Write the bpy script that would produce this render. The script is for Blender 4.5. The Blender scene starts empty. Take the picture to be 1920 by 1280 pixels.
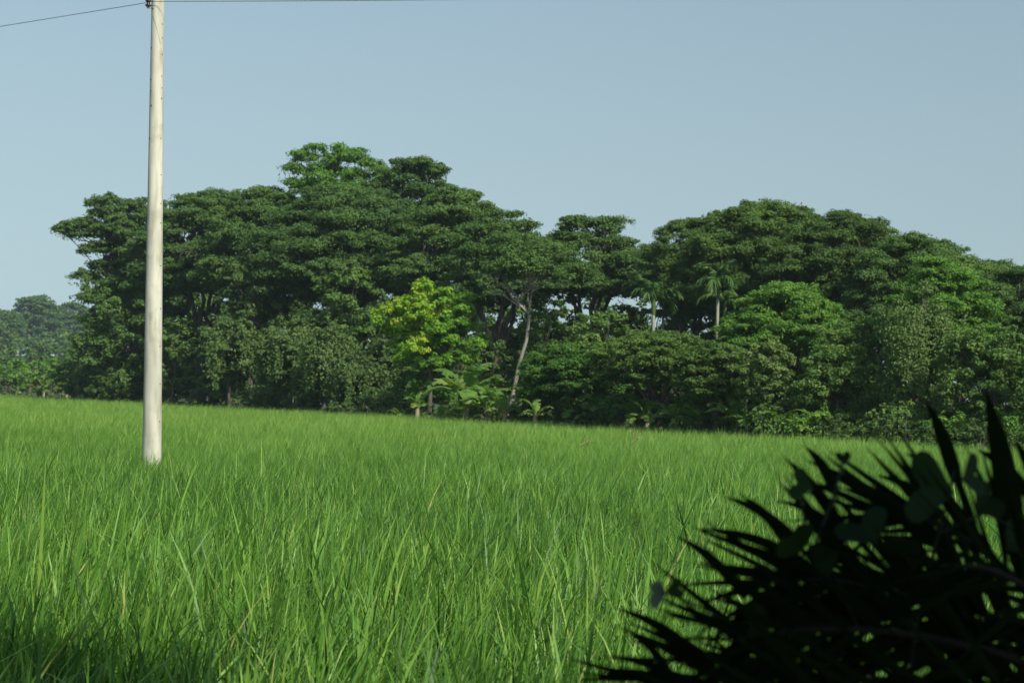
import bpy, math, random
import numpy as np
from mathutils import Vector, Matrix

# ------------------------------------------------------------------ camera, sky, sun, exposure
scene = bpy.context.scene
COL = scene.collection
F = 3614.0                      # focal length in pixels of the 1920-wide frame
CAM = Vector((0.0, 0.0, 1.8))
PITCH, ROLL = math.radians(1.46), math.radians(1.2)
ROT = Matrix.Rotation(math.radians(90) + PITCH, 3, 'X') @ Matrix.Rotation(ROLL, 3, 'Z')
cd = bpy.data.cameras.new("camera")
cam = bpy.data.objects.new("camera", cd)
COL.objects.link(cam)
cam.matrix_world = Matrix.Translation(CAM) @ ROT.to_4x4()
cd.sensor_width = 36.0
cd.lens = F / 1920 * 36
cd.clip_start, cd.clip_end = 0.05, 4000
cd.dof.use_dof = True
cd.dof.focus_distance = 15.0
cd.dof.aperture_fstop = 7.5
scene.camera = cam

SUN_EL, SUN_AZ = 38.0, 145.0    # azimuth clockwise from +Y (straight ahead)
world = bpy.data.worlds.new("World")
scene.world = world
world.use_nodes = True
wn = world.node_tree
wn.nodes.clear()
w_out = wn.nodes.new('ShaderNodeOutputWorld')
w_bg = wn.nodes.new('ShaderNodeBackground')
w_sky = wn.nodes.new('ShaderNodeTexSky')
w_sky.sky_type = 'NISHITA'
w_sky.sun_disc = False
w_sky.sun_elevation = math.radians(SUN_EL)
w_sky.sun_rotation = math.radians(SUN_AZ)
w_sky.air_density = 1.66
w_sky.dust_density = 1.0
w_sky.ozone_density = 0.9
w_bg.inputs['Strength'].default_value = 0.077
# flatter sky gradient: the sky model is looked up a little above the true direction near the horizon
w_tc = wn.nodes.new('ShaderNodeTexCoord')
w_sep = wn.nodes.new('ShaderNodeSeparateXYZ')
w_cmb = wn.nodes.new('ShaderNodeCombineXYZ')
w_sq = wn.nodes.new('ShaderNodeMath'); w_sq.operation = 'MULTIPLY'
w_ad = wn.nodes.new('ShaderNodeMath'); w_ad.operation = 'ADD'; w_ad.inputs[1].default_value = 0.045
w_rt = wn.nodes.new('ShaderNodeMath'); w_rt.operation = 'SQRT'
w_nm = wn.nodes.new('ShaderNodeVectorMath'); w_nm.operation = 'NORMALIZE'
wn.links.new(w_tc.outputs['Generated'], w_sep.inputs[0])
wn.links.new(w_sep.outputs[2], w_sq.inputs[0]); wn.links.new(w_sep.outputs[2], w_sq.inputs[1])
wn.links.new(w_sq.outputs[0], w_ad.inputs[0]); wn.links.new(w_ad.outputs[0], w_rt.inputs[0])
wn.links.new(w_sep.outputs[0], w_cmb.inputs[0]); wn.links.new(w_sep.outputs[1], w_cmb.inputs[1]); wn.links.new(w_rt.outputs[0], w_cmb.inputs[2])
wn.links.new(w_cmb.outputs[0], w_nm.inputs[0]); wn.links.new(w_nm.outputs[0], w_sky.inputs[0])
wn.links.new(w_sky.outputs['Color'], w_bg.inputs['Color'])
wn.links.new(w_bg.outputs['Background'], w_out.inputs['Surface'])

sd = bpy.data.lights.new("sun", 'SUN')
sd.energy = 3.6
sd.angle = math.radians(0.5)
sd.color = (1.0, 0.95, 0.85)
sun = bpy.data.objects.new("sun", sd)
COL.objects.link(sun)
_e, _a = math.radians(SUN_EL), math.radians(SUN_AZ)
S = Vector((math.sin(_a) * math.cos(_e), math.cos(_a) * math.cos(_e), math.sin(_e)))
sun.rotation_euler = (-S).to_track_quat('-Z', 'Y').to_euler()
sun.location = (0, 0, 60)

scene.view_settings.view_transform = 'Standard'
scene.view_settings.look = 'None'
scene.view_settings.exposure = 0.52
scene.view_settings.gamma = 1.0
scene.cycles.max_bounces = 8
scene.cycles.transparent_max_bounces = 8
scene.cycles.volume_bounces = 0


def P(px, py, D):
    """World point seen at pixel (px, py) of the photograph at depth Y = D."""
    d = ROT @ Vector(((px - 960) / F, -(py - 640) / F, -1.0))
    return CAM + d * (D / d.y)


def edge_D(px):
    """Depth of the straight far edge of the paddy at picture column px."""
    t = (px - 960) / F
    return 37.5 / (t + 0.50)


def ratio(px):
    t = (px - 960) / F
    return edge_D(px) / (45.8 / (t + 0.56)) if px > 140 else 1.0


# ------------------------------------------------------------------ helpers
def link(o, parent=None):
    COL.objects.link(o)
    if parent is not None:
        o.parent = parent
    return o


def tag(o, label=None, cat=None, group=None, kind=None):
    if label: o['label'] = label
    if cat: o['category'] = cat
    if group: o['group'] = group
    if kind: o['kind'] = kind
    return o


def thing(name, loc, label, cat, group=None):
    o = bpy.data.objects.new(name, None)
    o.empty_display_size = 0.3
    o.location = loc
    return tag(link(o), label, cat, group)


def copy_tree(o, parent=None):
    c = o.copy()
    COL.objects.link(c)
    if parent is not None:
        c.parent = parent
    for ch in list(o.children):
        copy_tree(ch, c)
    return c


class Geo:
    """Collects vertices and quads (numpy), links them as ONE mesh object."""
    def __init__(self):
        self.v, self.q, self.t, self.n = [], [], [], 0

    def add(self, v, q, tint=0.5):
        v = np.asarray(v, dtype=np.float32).reshape(-1, 3)
        self.v.append(v)
        self.q.append(np.asarray(q, dtype=np.int32).reshape(-1, 4) + self.n)
        tt = np.empty(len(v), dtype=np.float32)
        tt[:] = tint
        self.t.append(tt)
        self.n += len(v)

    def tube(self, pts, radii, sides=7, tint=0.5):
        pts = np.asarray(pts, dtype=float)
        n = len(pts)
        tan = np.gradient(pts, axis=0)
        tan /= np.linalg.norm(tan, axis=1, keepdims=True) + 1e-9
        ref = np.array([1.0, 0.0, 0.0]) if abs(tan[0, 0]) < 0.8 else np.array([0.0, 1.0, 0.0])
        u = ref - tan * (tan @ ref)[:, None]
        u /= np.linalg.norm(u, axis=1, keepdims=True) + 1e-9
        w = np.cross(tan, u)
        a = np.linspace(0, 2 * np.pi, sides, endpoint=False)
        r = np.asarray(radii, dtype=float).reshape(-1, 1, 1)
        v = pts[:, None, :] + r * (np.cos(a)[None, :, None] * u[:, None, :] + np.sin(a)[None, :, None] * w[:, None, :])
        i = np.arange(n - 1)[:, None] * sides
        j = np.arange(sides)[None, :]
        k = (j + 1) % sides
        q = np.stack([i + j, i + k, i + sides + k, i + sides + j], axis=-1).reshape(-1, 4)
        self.add(v.reshape(-1, 3), q, tint)

    def build(self, name, mat, parent=None, smooth=True, loc=None):
        v = np.concatenate(self.v)
        q = np.concatenate(self.q)
        me = bpy.data.meshes.new(name)
        me.vertices.add(len(v))
        me.vertices.foreach_set("co", v.ravel())
        me.loops.add(len(q) * 4)
        me.loops.foreach_set("vertex_index", q.ravel())
        me.polygons.add(len(q))
        me.polygons.foreach_set("loop_start", np.arange(len(q), dtype=np.int32) * 4)
        me.polygons.foreach_set("use_smooth", np.full(len(q), smooth))
        at = me.attributes.new("tint", 'FLOAT', 'POINT')
        at.data.foreach_set("value", np.concatenate(self.t))
        me.update(calc_edges=True)
        me.materials.append(mat)
        o = bpy.data.objects.new(name, me)
        if loc is not None:
            o.location = loc
        return link(o, parent)


def unit(a):
    return a / (np.linalg.norm(a, axis=-1, keepdims=True) + 1e-9)


def add_leaves(g, c, n, length, width, tint, rng, droop=0.0, fold=0.15):
    """Kite-shaped leaves at centres c with normals n."""
    N = len(c)
    n = unit(n)
    r = rng.normal(size=(N, 3))
    r[:, 2] -= droop
    d = unit(r - n * np.sum(r * n, axis=1, keepdims=True))
    s = np.cross(n, d)
    L = np.asarray(length).reshape(-1, 1) * np.ones((N, 1))
    W = np.asarray(width).reshape(-1, 1) * np.ones((N, 1))
    v = np.empty((N, 4, 3))
    v[:, 0] = c - d * L * 0.5
    v[:, 1] = c + s * W * 0.5 - d * L * 0.05 + n * W * fold
    v[:, 2] = c + d * L * 0.5 - n * L * 0.06
    v[:, 3] = c - s * W * 0.5 - d * L * 0.05 + n * W * fold
    g.add(v.reshape(-1, 3), np.arange(N * 4).reshape(N, 4), np.repeat(tint, 4))


# ------------------------------------------------------------------ materials
def new_mat(name):
    m = bpy.data.materials.new(name)
    m.use_nodes = True
    nt = m.node_tree
    nt.nodes.clear()
    return m, nt, nt.nodes.new('ShaderNodeOutputMaterial')


def leaf_mat(name, stops, trans=0.3, rough=0.5, spec=0.2, tmul=(1.3, 1.5, 0.5)):
    """Foliage: base colour picked by each leaf's own tint, part of the light let through."""
    m, nt, out = new_mat(name)
    N = nt.nodes.new
    at = N('ShaderNodeAttribute'); at.attribute_name = "tint"
    cr = N('ShaderNodeValToRGB')
    el = cr.color_ramp.elements
    while len(el) < len(stops):
        el.new(0.5)
    for e, (p, c) in zip(el, stops):
        e.position, e.color = p, (*c, 1)
    nt.links.new(at.outputs['Fac'], cr.inputs['Fac'])
    b = N('ShaderNodeBsdfPrincipled')
    b.inputs['Roughness'].default_value = rough
    b.inputs['Specular IOR Level'].default_value = spec
    nt.links.new(cr.outputs['Color'], b.inputs['Base Color'])
    mul = N('ShaderNodeMix'); mul.data_type = 'RGBA'; mul.blend_type = 'MULTIPLY'
    mul.inputs['Factor'].default_value = 1.0
    nt.links.new(cr.outputs['Color'], mul.inputs['A'])
    mul.inputs['B'].default_value = (*tmul, 1)
    t = N('ShaderNodeBsdfTranslucent')
    nt.links.new(mul.outputs['Result'], t.inputs['Color'])
    mx = N('ShaderNodeMixShader')
    mx.inputs['Fac'].default_value = trans
    nt.links.new(b.outputs['BSDF'], mx.inputs[1])
    nt.links.new(t.outputs['BSDF'], mx.inputs[2])
    nt.links.new(mx.outputs['Shader'], out.inputs['Surface'])
    return m


def bark_mat(name, c1, c2, scale=6.0, stretch=0.25, rough=0.85, bump=0.4):
    m, nt, out = new_mat(name)
    N = nt.nodes.new
    tc = N('ShaderNodeTexCoord')
    mp = N('ShaderNodeMapping')
    mp.inputs['Scale'].default_value = (1, 1, stretch)
    no = N('ShaderNodeTexNoise')
    no.inputs['Scale'].default_value = scale
    no.inputs['Detail'].default_value = 6
    nt.links.new(tc.outputs['Object'], mp.inputs['Vector'])
    nt.links.new(mp.outputs['Vector'], no.inputs['Vector'])
    cr = N('ShaderNodeValToRGB')
    cr.color_ramp.elements[0].position = 0.35
    cr.color_ramp.elements[0].color = (*c1, 1)
    cr.color_ramp.elements[1].position = 0.68
    cr.color_ramp.elements[1].color = (*c2, 1)
    nt.links.new(no.outputs['Fac'], cr.inputs['Fac'])
    b = N('ShaderNodeBsdfPrincipled')
    b.inputs['Roughness'].default_value = rough
    nt.links.new(cr.outputs['Color'], b.inputs['Base Color'])
    bp = N('ShaderNodeBump')
    bp.inputs['Strength'].default_value = bump
    bp.inputs['Distance'].default_value = 0.03
    nt.links.new(no.outputs['Fac'], bp.inputs['Height'])
    nt.links.new(bp.outputs['Normal'], b.inputs['Normal'])
    nt.links.new(b.outputs['BSDF'], out.inputs['Surface'])
    return m


M_RICE = leaf_mat("rice_blade", [(0.0, (0.026, 0.084, 0.014)), (0.45, (0.112, 0.256, 0.036)), (0.8, (0.214, 0.380, 0.062)), (1.0, (0.40, 0.40, 0.13))], trans=0.28, rough=0.45, spec=0.25)
M_RAIN = leaf_mat("rain_tree_leaf", [(0.0, (0.052, 0.104, 0.030)), (0.5, (0.090, 0.170, 0.042)), (1.0, (0.155, 0.245, 0.054))], trans=0.30)
M_OLIVE = leaf_mat("olive_leaf", [(0.0, (0.068, 0.125, 0.028)), (0.5, (0.112, 0.192, 0.040)), (1.0, (0.175, 0.265, 0.052))], trans=0.30)
M_BROAD = leaf_mat("broad_leaf", [(0.0, (0.054, 0.112, 0.026)), (0.5, (0.100, 0.182, 0.040)), (1.0, (0.170, 0.260, 0.058))], trans=0.26, rough=0.5, spec=0.2)
M_BRIGHT = leaf_mat("bright_leaf", [(0.0, (0.064, 0.150, 0.024)), (0.5, (0.115, 0.245, 0.036)), (1.0, (0.190, 0.320, 0.052))], trans=0.28)
M_LIME = leaf_mat("lime_leaf", [(0.0, (0.090, 0.210, 0.026)), (0.35, (0.155, 0.325, 0.030)), (0.8, (0.33, 0.44, 0.034)), (1.0, (0.48, 0.38, 0.06))], trans=0.30)
M_VINE = leaf_mat("creeper_leaf", [(0.0, (0.056, 0.105, 0.030)), (0.5, (0.098, 0.165, 0.044)), (1.0, (0.165, 0.240, 0.064))], trans=0.25)
M_BANANA = leaf_mat("banana_leaf", [(0.0, (0.080, 0.170, 0.035)), (0.6, (0.14, 0.26, 0.05)), (1.0, (0.30, 0.30, 0.09))], trans=0.35, rough=0.4)
M_ARECA = leaf_mat("areca_leaf", [(0.0, (0.032, 0.080, 0.022)), (0.6, (0.060, 0.130, 0.032)), (1.0, (0.13, 0.20, 0.055))], trans=0.25)
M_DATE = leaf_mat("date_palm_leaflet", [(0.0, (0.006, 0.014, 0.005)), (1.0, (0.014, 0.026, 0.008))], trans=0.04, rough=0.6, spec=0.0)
M_CREEP = leaf_mat("heart_leaf", [(0.0, (0.010, 0.024, 0.008)), (0.75, (0.030, 0.060, 0.020)), (1.0, (0.13, 0.18, 0.17))], trans=0.14, rough=0.6, spec=0.04)  # palest stop paints a sky reflection, used by one leaf
M_SHADE = leaf_mat("shade_tree_leaf", [(0.0, (0.030, 0.060, 0.018)), (1.0, (0.055, 0.100, 0.028))], trans=0.10)
M_BARK = bark_mat("grey_brown_bark", (0.045, 0.036, 0.028), (0.13, 0.11, 0.09))
M_PALE_BARK = bark_mat("pale_bark", (0.13, 0.125, 0.10), (0.28, 0.27, 0.22))
M_ARECA_BARK = bark_mat("areca_bark", (0.16, 0.19, 0.12), (0.34, 0.35, 0.26), scale=3.0)
M_BANANA_STEM = bark_mat("banana_stem", (0.16, 0.13, 0.06), (0.42, 0.36, 0.22), scale=5.0)
M_DRY = bark_mat("dry_stalk", (0.22, 0.17, 0.08), (0.38, 0.30, 0.15), scale=20.0)
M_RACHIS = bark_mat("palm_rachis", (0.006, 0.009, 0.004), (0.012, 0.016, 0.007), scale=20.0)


def ground_material():
    m, nt, out = new_mat("field_soil")
    N = nt.nodes.new
    tc = N('ShaderNodeTexCoord')
    n1 = N('ShaderNodeTexNoise'); n1.inputs['Scale'].default_value = 0.15; n1.inputs['Detail'].default_value = 8
    n2 = N('ShaderNodeTexNoise'); n2.inputs['Scale'].default_value = 9.0; n2.inputs['Detail'].default_value = 6
    for n in (n1, n2):
        nt.links.new(tc.outputs['Object'], n.inputs['Vector'])
    cr = N('ShaderNodeValToRGB')
    cr.color_ramp.elements[0].color = (0.030, 0.045, 0.016, 1)
    cr.color_ramp.elements[1].color = (0.070, 0.110, 0.030, 1)
    nt.links.new(n1.outputs['Fac'], cr.inputs['Fac'])
    mx = N('ShaderNodeMix'); mx.data_type = 'RGBA'; mx.blend_type = 'MULTIPLY'
    mx.inputs['Factor'].default_value = 0.6
    nt.links.new(cr.outputs['Color'], mx.inputs['A'])
    nt.links.new(n2.outputs['Color'], mx.inputs['B'])
    b = N('ShaderNodeBsdfPrincipled')
    b.inputs['Roughness'].default_value = 0.9
    nt.links.new(mx.outputs['Result'], b.inputs['Base Color'])
    nt.links.new(b.outputs['BSDF'], out.inputs['Surface'])
    return m


# ------------------------------------------------------------------ the ground and the rice
gg = Geo()
nx, ny = 60, 60
xs = np.concatenate([np.linspace(-900, -80, 8), np.linspace(-70, 70, 40), np.linspace(80, 900, 8)])
ys = np.concatenate([np.linspace(-60, 220, 40), np.linspace(240, 1400, 10)])
XX, YY = np.meshgrid(xs, ys)
ZZ = 0.03 * np.sin(XX * 0.31 + 1.0) * np.cos(YY * 0.23)
vi = np.arange(XX.size).reshape(XX.shape)
gg.add(np.stack([XX, YY, ZZ], -1).reshape(-1, 3),
       np.stack([vi[:-1, :-1], vi[:-1, 1:], vi[1:, 1:], vi[1:, :-1]], -1).reshape(-1, 4))
tag(gg.build("ground", ground_material()), kind="structure")


def soft(x, y):
    """Smooth wandering field in -1..1."""
    return (np.sin(x * 0.9 + 1.7 * np.sin(y * 0.31)) + np.sin(y * 0.55 + 1.3 * np.sin(x * 0.5 + 2.0))
            + 0.8 * np.sin(x * 2.3 + y * 1.1 + 1.0) + 0.6 * np.sin(y * 0.17 - x * 0.21)) / 3.4


def add_blades(g, x, y, L, W, a0, k, az, tint, nseg, rng):
    N = len(x)
    s = np.linspace(0, 1, nseg + 1)
    p = np.zeros((N, nseg + 1, 3))
    p[:, 0, 0], p[:, 0, 1] = x, y
    h = np.stack([np.cos(az), np.sin(az)], 1)
    for i in range(nseg):
        sm = (s[i] + s[i + 1]) / 2
        ang = a0 + k * sm ** 1.6
        st = (L / nseg)
        p[:, i + 1, :2] = p[:, i, :2] + h * (np.sin(ang) * st)[:, None]
        p[:, i + 1, 2] = p[:, i, 2] + np.cos(ang) * st
    tw = rng.normal(0, 0.55, N)
    side = np.stack([-np.sin(az + tw), np.cos(az + tw), np.zeros(N)], 1)
    prof = np.interp(s, [0, 0.15, 0.5, 0.8, 1.0], [0.55, 0.9, 1.0, 0.62, 0.04])
    w = side[:, None, :] * (W[:, None] * prof[None, :])[:, :, None] * 0.5
    v = np.stack([p - w, p + w], axis=2)           # N, seg+1, 2, 3
    m = (nseg + 1) * 2
    i = np.arange(nseg) * 2
    q = np.stack([i, i + 1, i + 3, i + 2], -1)
    Q = (np.arange(N)[:, None, None] * m + q[None]).reshape(-1, 4)
    g.add(v.reshape(-1, 3), Q, np.repeat(tint, m))


def rice():
    g = Geo()
    rng = np.random.default_rng(5)
    # band: near Y, far Y, blades per square metre, blade width, segments
    for (y0, y1, dens, wid, nseg, tuft) in ((4.6, 14, 820, 0.0142, 6, 0.040), (14, 26, 850, 0.0120, 5, 0.045),
                                            (26, 48, 760, 0.0105, 3, 0.07), (48, 92, 330, 0.0135, 2, 0.12), (92, 185, 120, 0.022, 2, 0.2)):
        hw = 0.275
        area = hw * (y1 ** 2 - y0 ** 2) + 4 * (y1 - y0)
        nb = int(area * dens)
        per = 14
        nt = nb // per
        y = np.sqrt(rng.uniform(y0 ** 2, y1 ** 2, nt))
        x = rng.uniform(-1, 1, nt) * (hw * y + 2.0)
        y = np.repeat(y, per); x = np.repeat(x, per)
        tt = np.repeat(rng.normal(0, 0.15, nt), per)
        ta = np.repeat(rng.normal(0, 0.7, nt), per)
        tk = np.repeat(rng.uniform(0.6, 1.5, nt), per)
        tl = np.repeat(rng.normal(1, 0.10, nt), per)
        x = x + rng.normal(0, tuft, len(x)); y = y + rng.normal(0, tuft, len(y))
        keep = y < (75.0 - x / 0.50 - 0.2 + 0.5 * np.sin(x * 1.7) + 0.4 * np.sin(x * 4.1 + 1))
        x, y, tt, tl, ta, tk = x[keep], y[keep], tt[keep], tl[keep], ta[keep], tk[keep]
        N = len(x)
        f = soft(x, y)
        far = np.clip((y - 14) / 26, 0, 1)
        L = (rng.normal(0.66, 0.085, N) + 0.02 * far) * (1 + (tl - 1) * (1 - 0.5 * far)) * (1 + 0.08 * f)
        tall = rng.random(N) < 0.05 * (1 - far) ** 2
        L[tall] *= rng.uniform(1.15, 1.4, tall.sum())
        W = wid * rng.uniform(0.7, 1.35, N)
        W[tall] *= 1.3
        az = rng.uniform(0, 2 * np.pi, N)
        wind = rng.random(N) < 0.55
        az[wind] = rng.normal(0.15, 0.45, wind.sum()) + ta[wind] + 0.5 * soft(y[wind] * 1.3, x[wind] * 1.3)
        a0 = np.abs(rng.normal(0.15, 0.13, N))
        k = np.abs(rng.gamma(1.7, 0.42, N)) * tk * (1 + 0.35 * soft(x * 2.1 + 5, y * 1.7)) + 0.35 * far
        tint = 0.42 + tt + rng.normal(0, 0.17, N) + 0.10 * f + 0.30 * np.clip((y - 22) / 40, 0, 1)
        tint = np.minimum(tint, 0.84)
        dry = rng.random(N) < 0.006 * (1 - far)
        tint[dry] = 1.0
        add_blades(g, x, y, L, W, a0, k, az, np.clip(tint, 0, 1), nseg, rng)
    # a few broad nearer blades that arch over the rest, as along the lower edge of the picture
    n = 420
    y = rng.uniform(4.8, 8.5, n); x = rng.uniform(-1, 1, n) * (0.29 * y + 0.8)
    add_blades(g, x, y, rng.uniform(0.75, 1.05, n), rng.uniform(0.014, 0.024, n), np.abs(rng.normal(0.2, 0.12, n)),
               rng.uniform(0.3, 1.5, n), rng.normal(0.3, 0.9, n), np.clip(rng.normal(0.62, 0.1, n), 0, 1), 7, rng)
    big = np.array([(0.00, 6.3, 1.00, 0.034, 0.42, 0.55, 0.1), (-0.28, 6.6, 0.92, 0.026, 0.30, 0.9, 0.3), (0.22, 6.1, 0.95, 0.028, 0.50, 0.35, -0.2),
                    (-0.75, 6.9, 0.95, 0.024, 0.15, 1.1, 0.5), (-1.3, 7.2, 1.0, 0.022, 0.25, 1.3, 2.6), (0.5, 6.8, 0.95, 0.024, 0.3, 1.0, 2.9),
                    (-0.95, 6.6, 0.98, 0.026, 0.12, 0.5, 2.8), (-1.7, 7.4, 1.0, 0.024, 0.2, 1.0, 0.2), (0.75, 7.0, 0.98, 0.024, 0.2, 0.8, 0.1)])
    add_blades(g, big[:, 0], big[:, 1], big[:, 2], big[:, 3], big[:, 4], big[:, 5], big[:, 6], np.full(len(big), 0.72), 10, rng)
    tag(g.build("rice_grass", M_RICE, smooth=False), label="tall bright green rice grass filling the whole paddy", cat="grass", kind="stuff")


rice()

# ------------------------------------------------------------------ tree builders
CNT = [0]


def limb_path(a, b, rng, n=6, wob=0.06, sag=0.12):
    a, b = np.asarray(a, float), np.asarray(b, float)
    t = np.linspace(0, 1, n)[:, None]
    L = np.linalg.norm(b - a)
    p = a + (b - a) * t
    p[:, 2] += (np.sin(t[:, 0] * np.pi) * L * sag)
    p[1:-1] += rng.normal(0, wob * L / 2.5, (n - 2, 3))
    return p


def fill_blob(g, c, rx, ry, rz, dens, llen, lwid, up, tint, rng, droop=0.0, lumps=7, flat=False):
    """Leaves grouped in lumps on an ellipsoid, outline uneven, gaps between lumps."""
    c = np.asarray(c, float)
    n = max(30, int(dens * (rx * ry + 0.6 * rz * (rx + ry)) * 3.14))
    d = unit(rng.normal(size=(lumps, 3)))
    d[:, 2] = np.where(d[:, 2] < -0.25, -d[:, 2] * 0.6, d[:, 2])
    rr = rng.uniform(0.45, 0.95, (lumps, 1))
    lc = d * rr
    ls = rng.uniform(0.26, 0.46, (lumps, 1))
    k = rng.integers(0, lumps, n)
    o = rng.normal(size=(n, 3))
    o = unit(o) * (rng.random((n, 1)) ** 0.45)
    loc = lc[k] + o * ls[k] * (1.0, 1.0, 0.8 if not flat else 0.9)
    pos = c + loc * (rx, ry, rz)
    nor = unit(o * (0.7, 0.7, 0.6) + loc * 0.5 + rng.normal(0, 0.45, (n, 3)) + np.array([0, 0, up]))
    lt = rng.normal(0, 0.10, lumps)
    tn = np.clip(tint + lt[k] + rng.normal(0, 0.12, n) , 0, 1)
    sz = rng.uniform(0.7, 1.3, n)
    add_leaves(g, pos, nor, llen * sz, lwid * sz, tn, rng, droop)


def tree_root(name, px, D, label, cat, group):
    b = P(px, 760, D)
    return thing(name, (b.x, b.y, 0.0), label, cat, group)


def rain_tree(name, label, px, ytop, half, D, seed, mat=M_RAIN, low=0.42, dense=1.0, cat="tree", group=None, bark=None,
              tint=0.45, sag=0.30, pad=1.0, lean=None, lopsided=0.0, leaf=1.0, girth=1.0, extra=()):
    """Umbrella crown of many flat leafy layers carried on spreading limbs."""
    rng = np.random.default_rng(seed)
    D = D * ratio(px)
    root = tree_root(name, px, D, label, cat, group)
    H = P(px, ytop, D).z
    R = half * D / F
    tint = tint + rng.normal(0, 0.07)
    leaf = leaf * float(np.clip(D / 125, 0.55, 2.2))
    g, w = Geo(), Geo()
    fork = np.array([0.0, 0.0, H * low * 0.75]) if lean is None else np.asarray(lean, float)
    tr = max(0.13, H * 0.019) * girth
    w.tube(limb_path((0, 0, -0.1), fork, rng, 6, 0.03, 0.0), np.linspace(tr * 1.35, tr * 0.85, 6), 9)
    ps = max(0.62, R * 0.20) * pad
    pads = []
    n_top = int(np.clip(3.0 * (R / ps) ** 2, 20, 84))
    for i in range(n_top):                          # the outer shell of the umbrella
        q = math.sqrt((i + 0.5) / n_top)
        th = i * 2.39996 + rng.normal(0, 0.25)
        r = R * q * rng.uniform(0.9, 1.06) - ps * 0.3 * q
        if rng.random() < 0.06: continue
        z = H - ps * 0.5 - sag * H * q ** 2.0 * 0.9 + rng.normal(0, 0.022 * H)
        if q < 0.5: z = min(z, H - ps * 0.45)
        pads.append((r * math.cos(th) + lopsided * q * R, r * math.sin(th), z, rng.uniform(0.75, 1.25) * ps))
    n_mid = int(n_top * 1.9)
    for i in range(n_mid):                          # layers below it
        q = math.sqrt(rng.random())
        th = rng.uniform(0, 6.283)
        z_hi = H * (1 - sag * q ** 2.2 * 0.9) - 0.10 * H
        z_lo = H * (low + 0.05 + 0.10 * q)
        z = z_lo + (z_hi - z_lo) * rng.random() ** 0.8
        r = R * q * rng.uniform(0.8, 1.05)
        pads.append((r * math.cos(th) + lopsided * q * R, r * math.sin(th), z, rng.uniform(0.6, 1.1) * ps))
    for (ex, ey, es) in extra:                      # single boughs that reach out of the crown
        e = P(ex, ey, D) - root.location
        pads += [(e.x, e.y, e.z, es)] * 2
    for (x, y, z, s) in pads:
        fill_blob(g, (x, y, z), s * 1.15, s * 1.15, s * rng.uniform(0.45, 0.75), 185 * dense / leaf ** 1.8, 0.185 * leaf, 0.085 * leaf, 0.55,
                  tint + rng.normal(0, 0.08) + 0.0, rng, lumps=12, flat=True)
    for (x, y, z, s) in pads:                       # loose sprays that feather the layers into one another
        n = int(110 * dense * s * s / leaf ** 1.8)
        c = np.array([x, y, z]) + np.clip(rng.normal(size=(n, 3)), -1.7, 1.7) * (0.66 * s, 0.66 * s, 0.36 * s)
        rr = (c[:, 0] - x) ** 2 + (c[:, 1] - y) ** 2
        c[:, 2] = np.minimum(c[:, 2], z + 0.5 * s - 0.25 * rr / s)
        nn = rng.normal(0, 0.6, (n, 3)) + np.array([0, 0, 0.7])
        add_leaves(g, c, nn, 0.20 * leaf * rng.uniform(0.6, 1.3, n), 0.09 * leaf * rng.uniform(0.7, 1.3, n),
                   np.clip(tint + rng.normal(0, 0.15, n), 0, 1), rng)
    nl = 7
    heads = []
    for i in range(nl):
        th = i * 2 * np.pi / nl + rng.normal(0, 0.3)
        e = (0.55 * R * math.cos(th), 0.55 * R * math.sin(th), H * rng.uniform(0.66, 0.80))
        pth = limb_path(fork, e, rng, 6, 0.05, 0.05)
        w.tube(pth, np.linspace(tr * 0.62, tr * 0.26, 6), 7)
        heads.append(pth)
    for (x, y, z, s) in pads[::2]:
        hp = min(heads, key=lambda p: (p[-1][0] - x) ** 2 + (p[-1][1] - y) ** 2 + 0.5 * (p[-1][2] - z) ** 2)
        st = hp[rng.integers(3, 6)]
        w.tube(limb_path(st, (x, y, z - 0.1), rng, 5, 0.06, 0.06), np.linspace(tr * 0.24, 0.02, 5), 5)
    w.build("trunk", bark or M_BARK, root)
    g.build("crown", mat, root, smooth=False)
    return root


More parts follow.
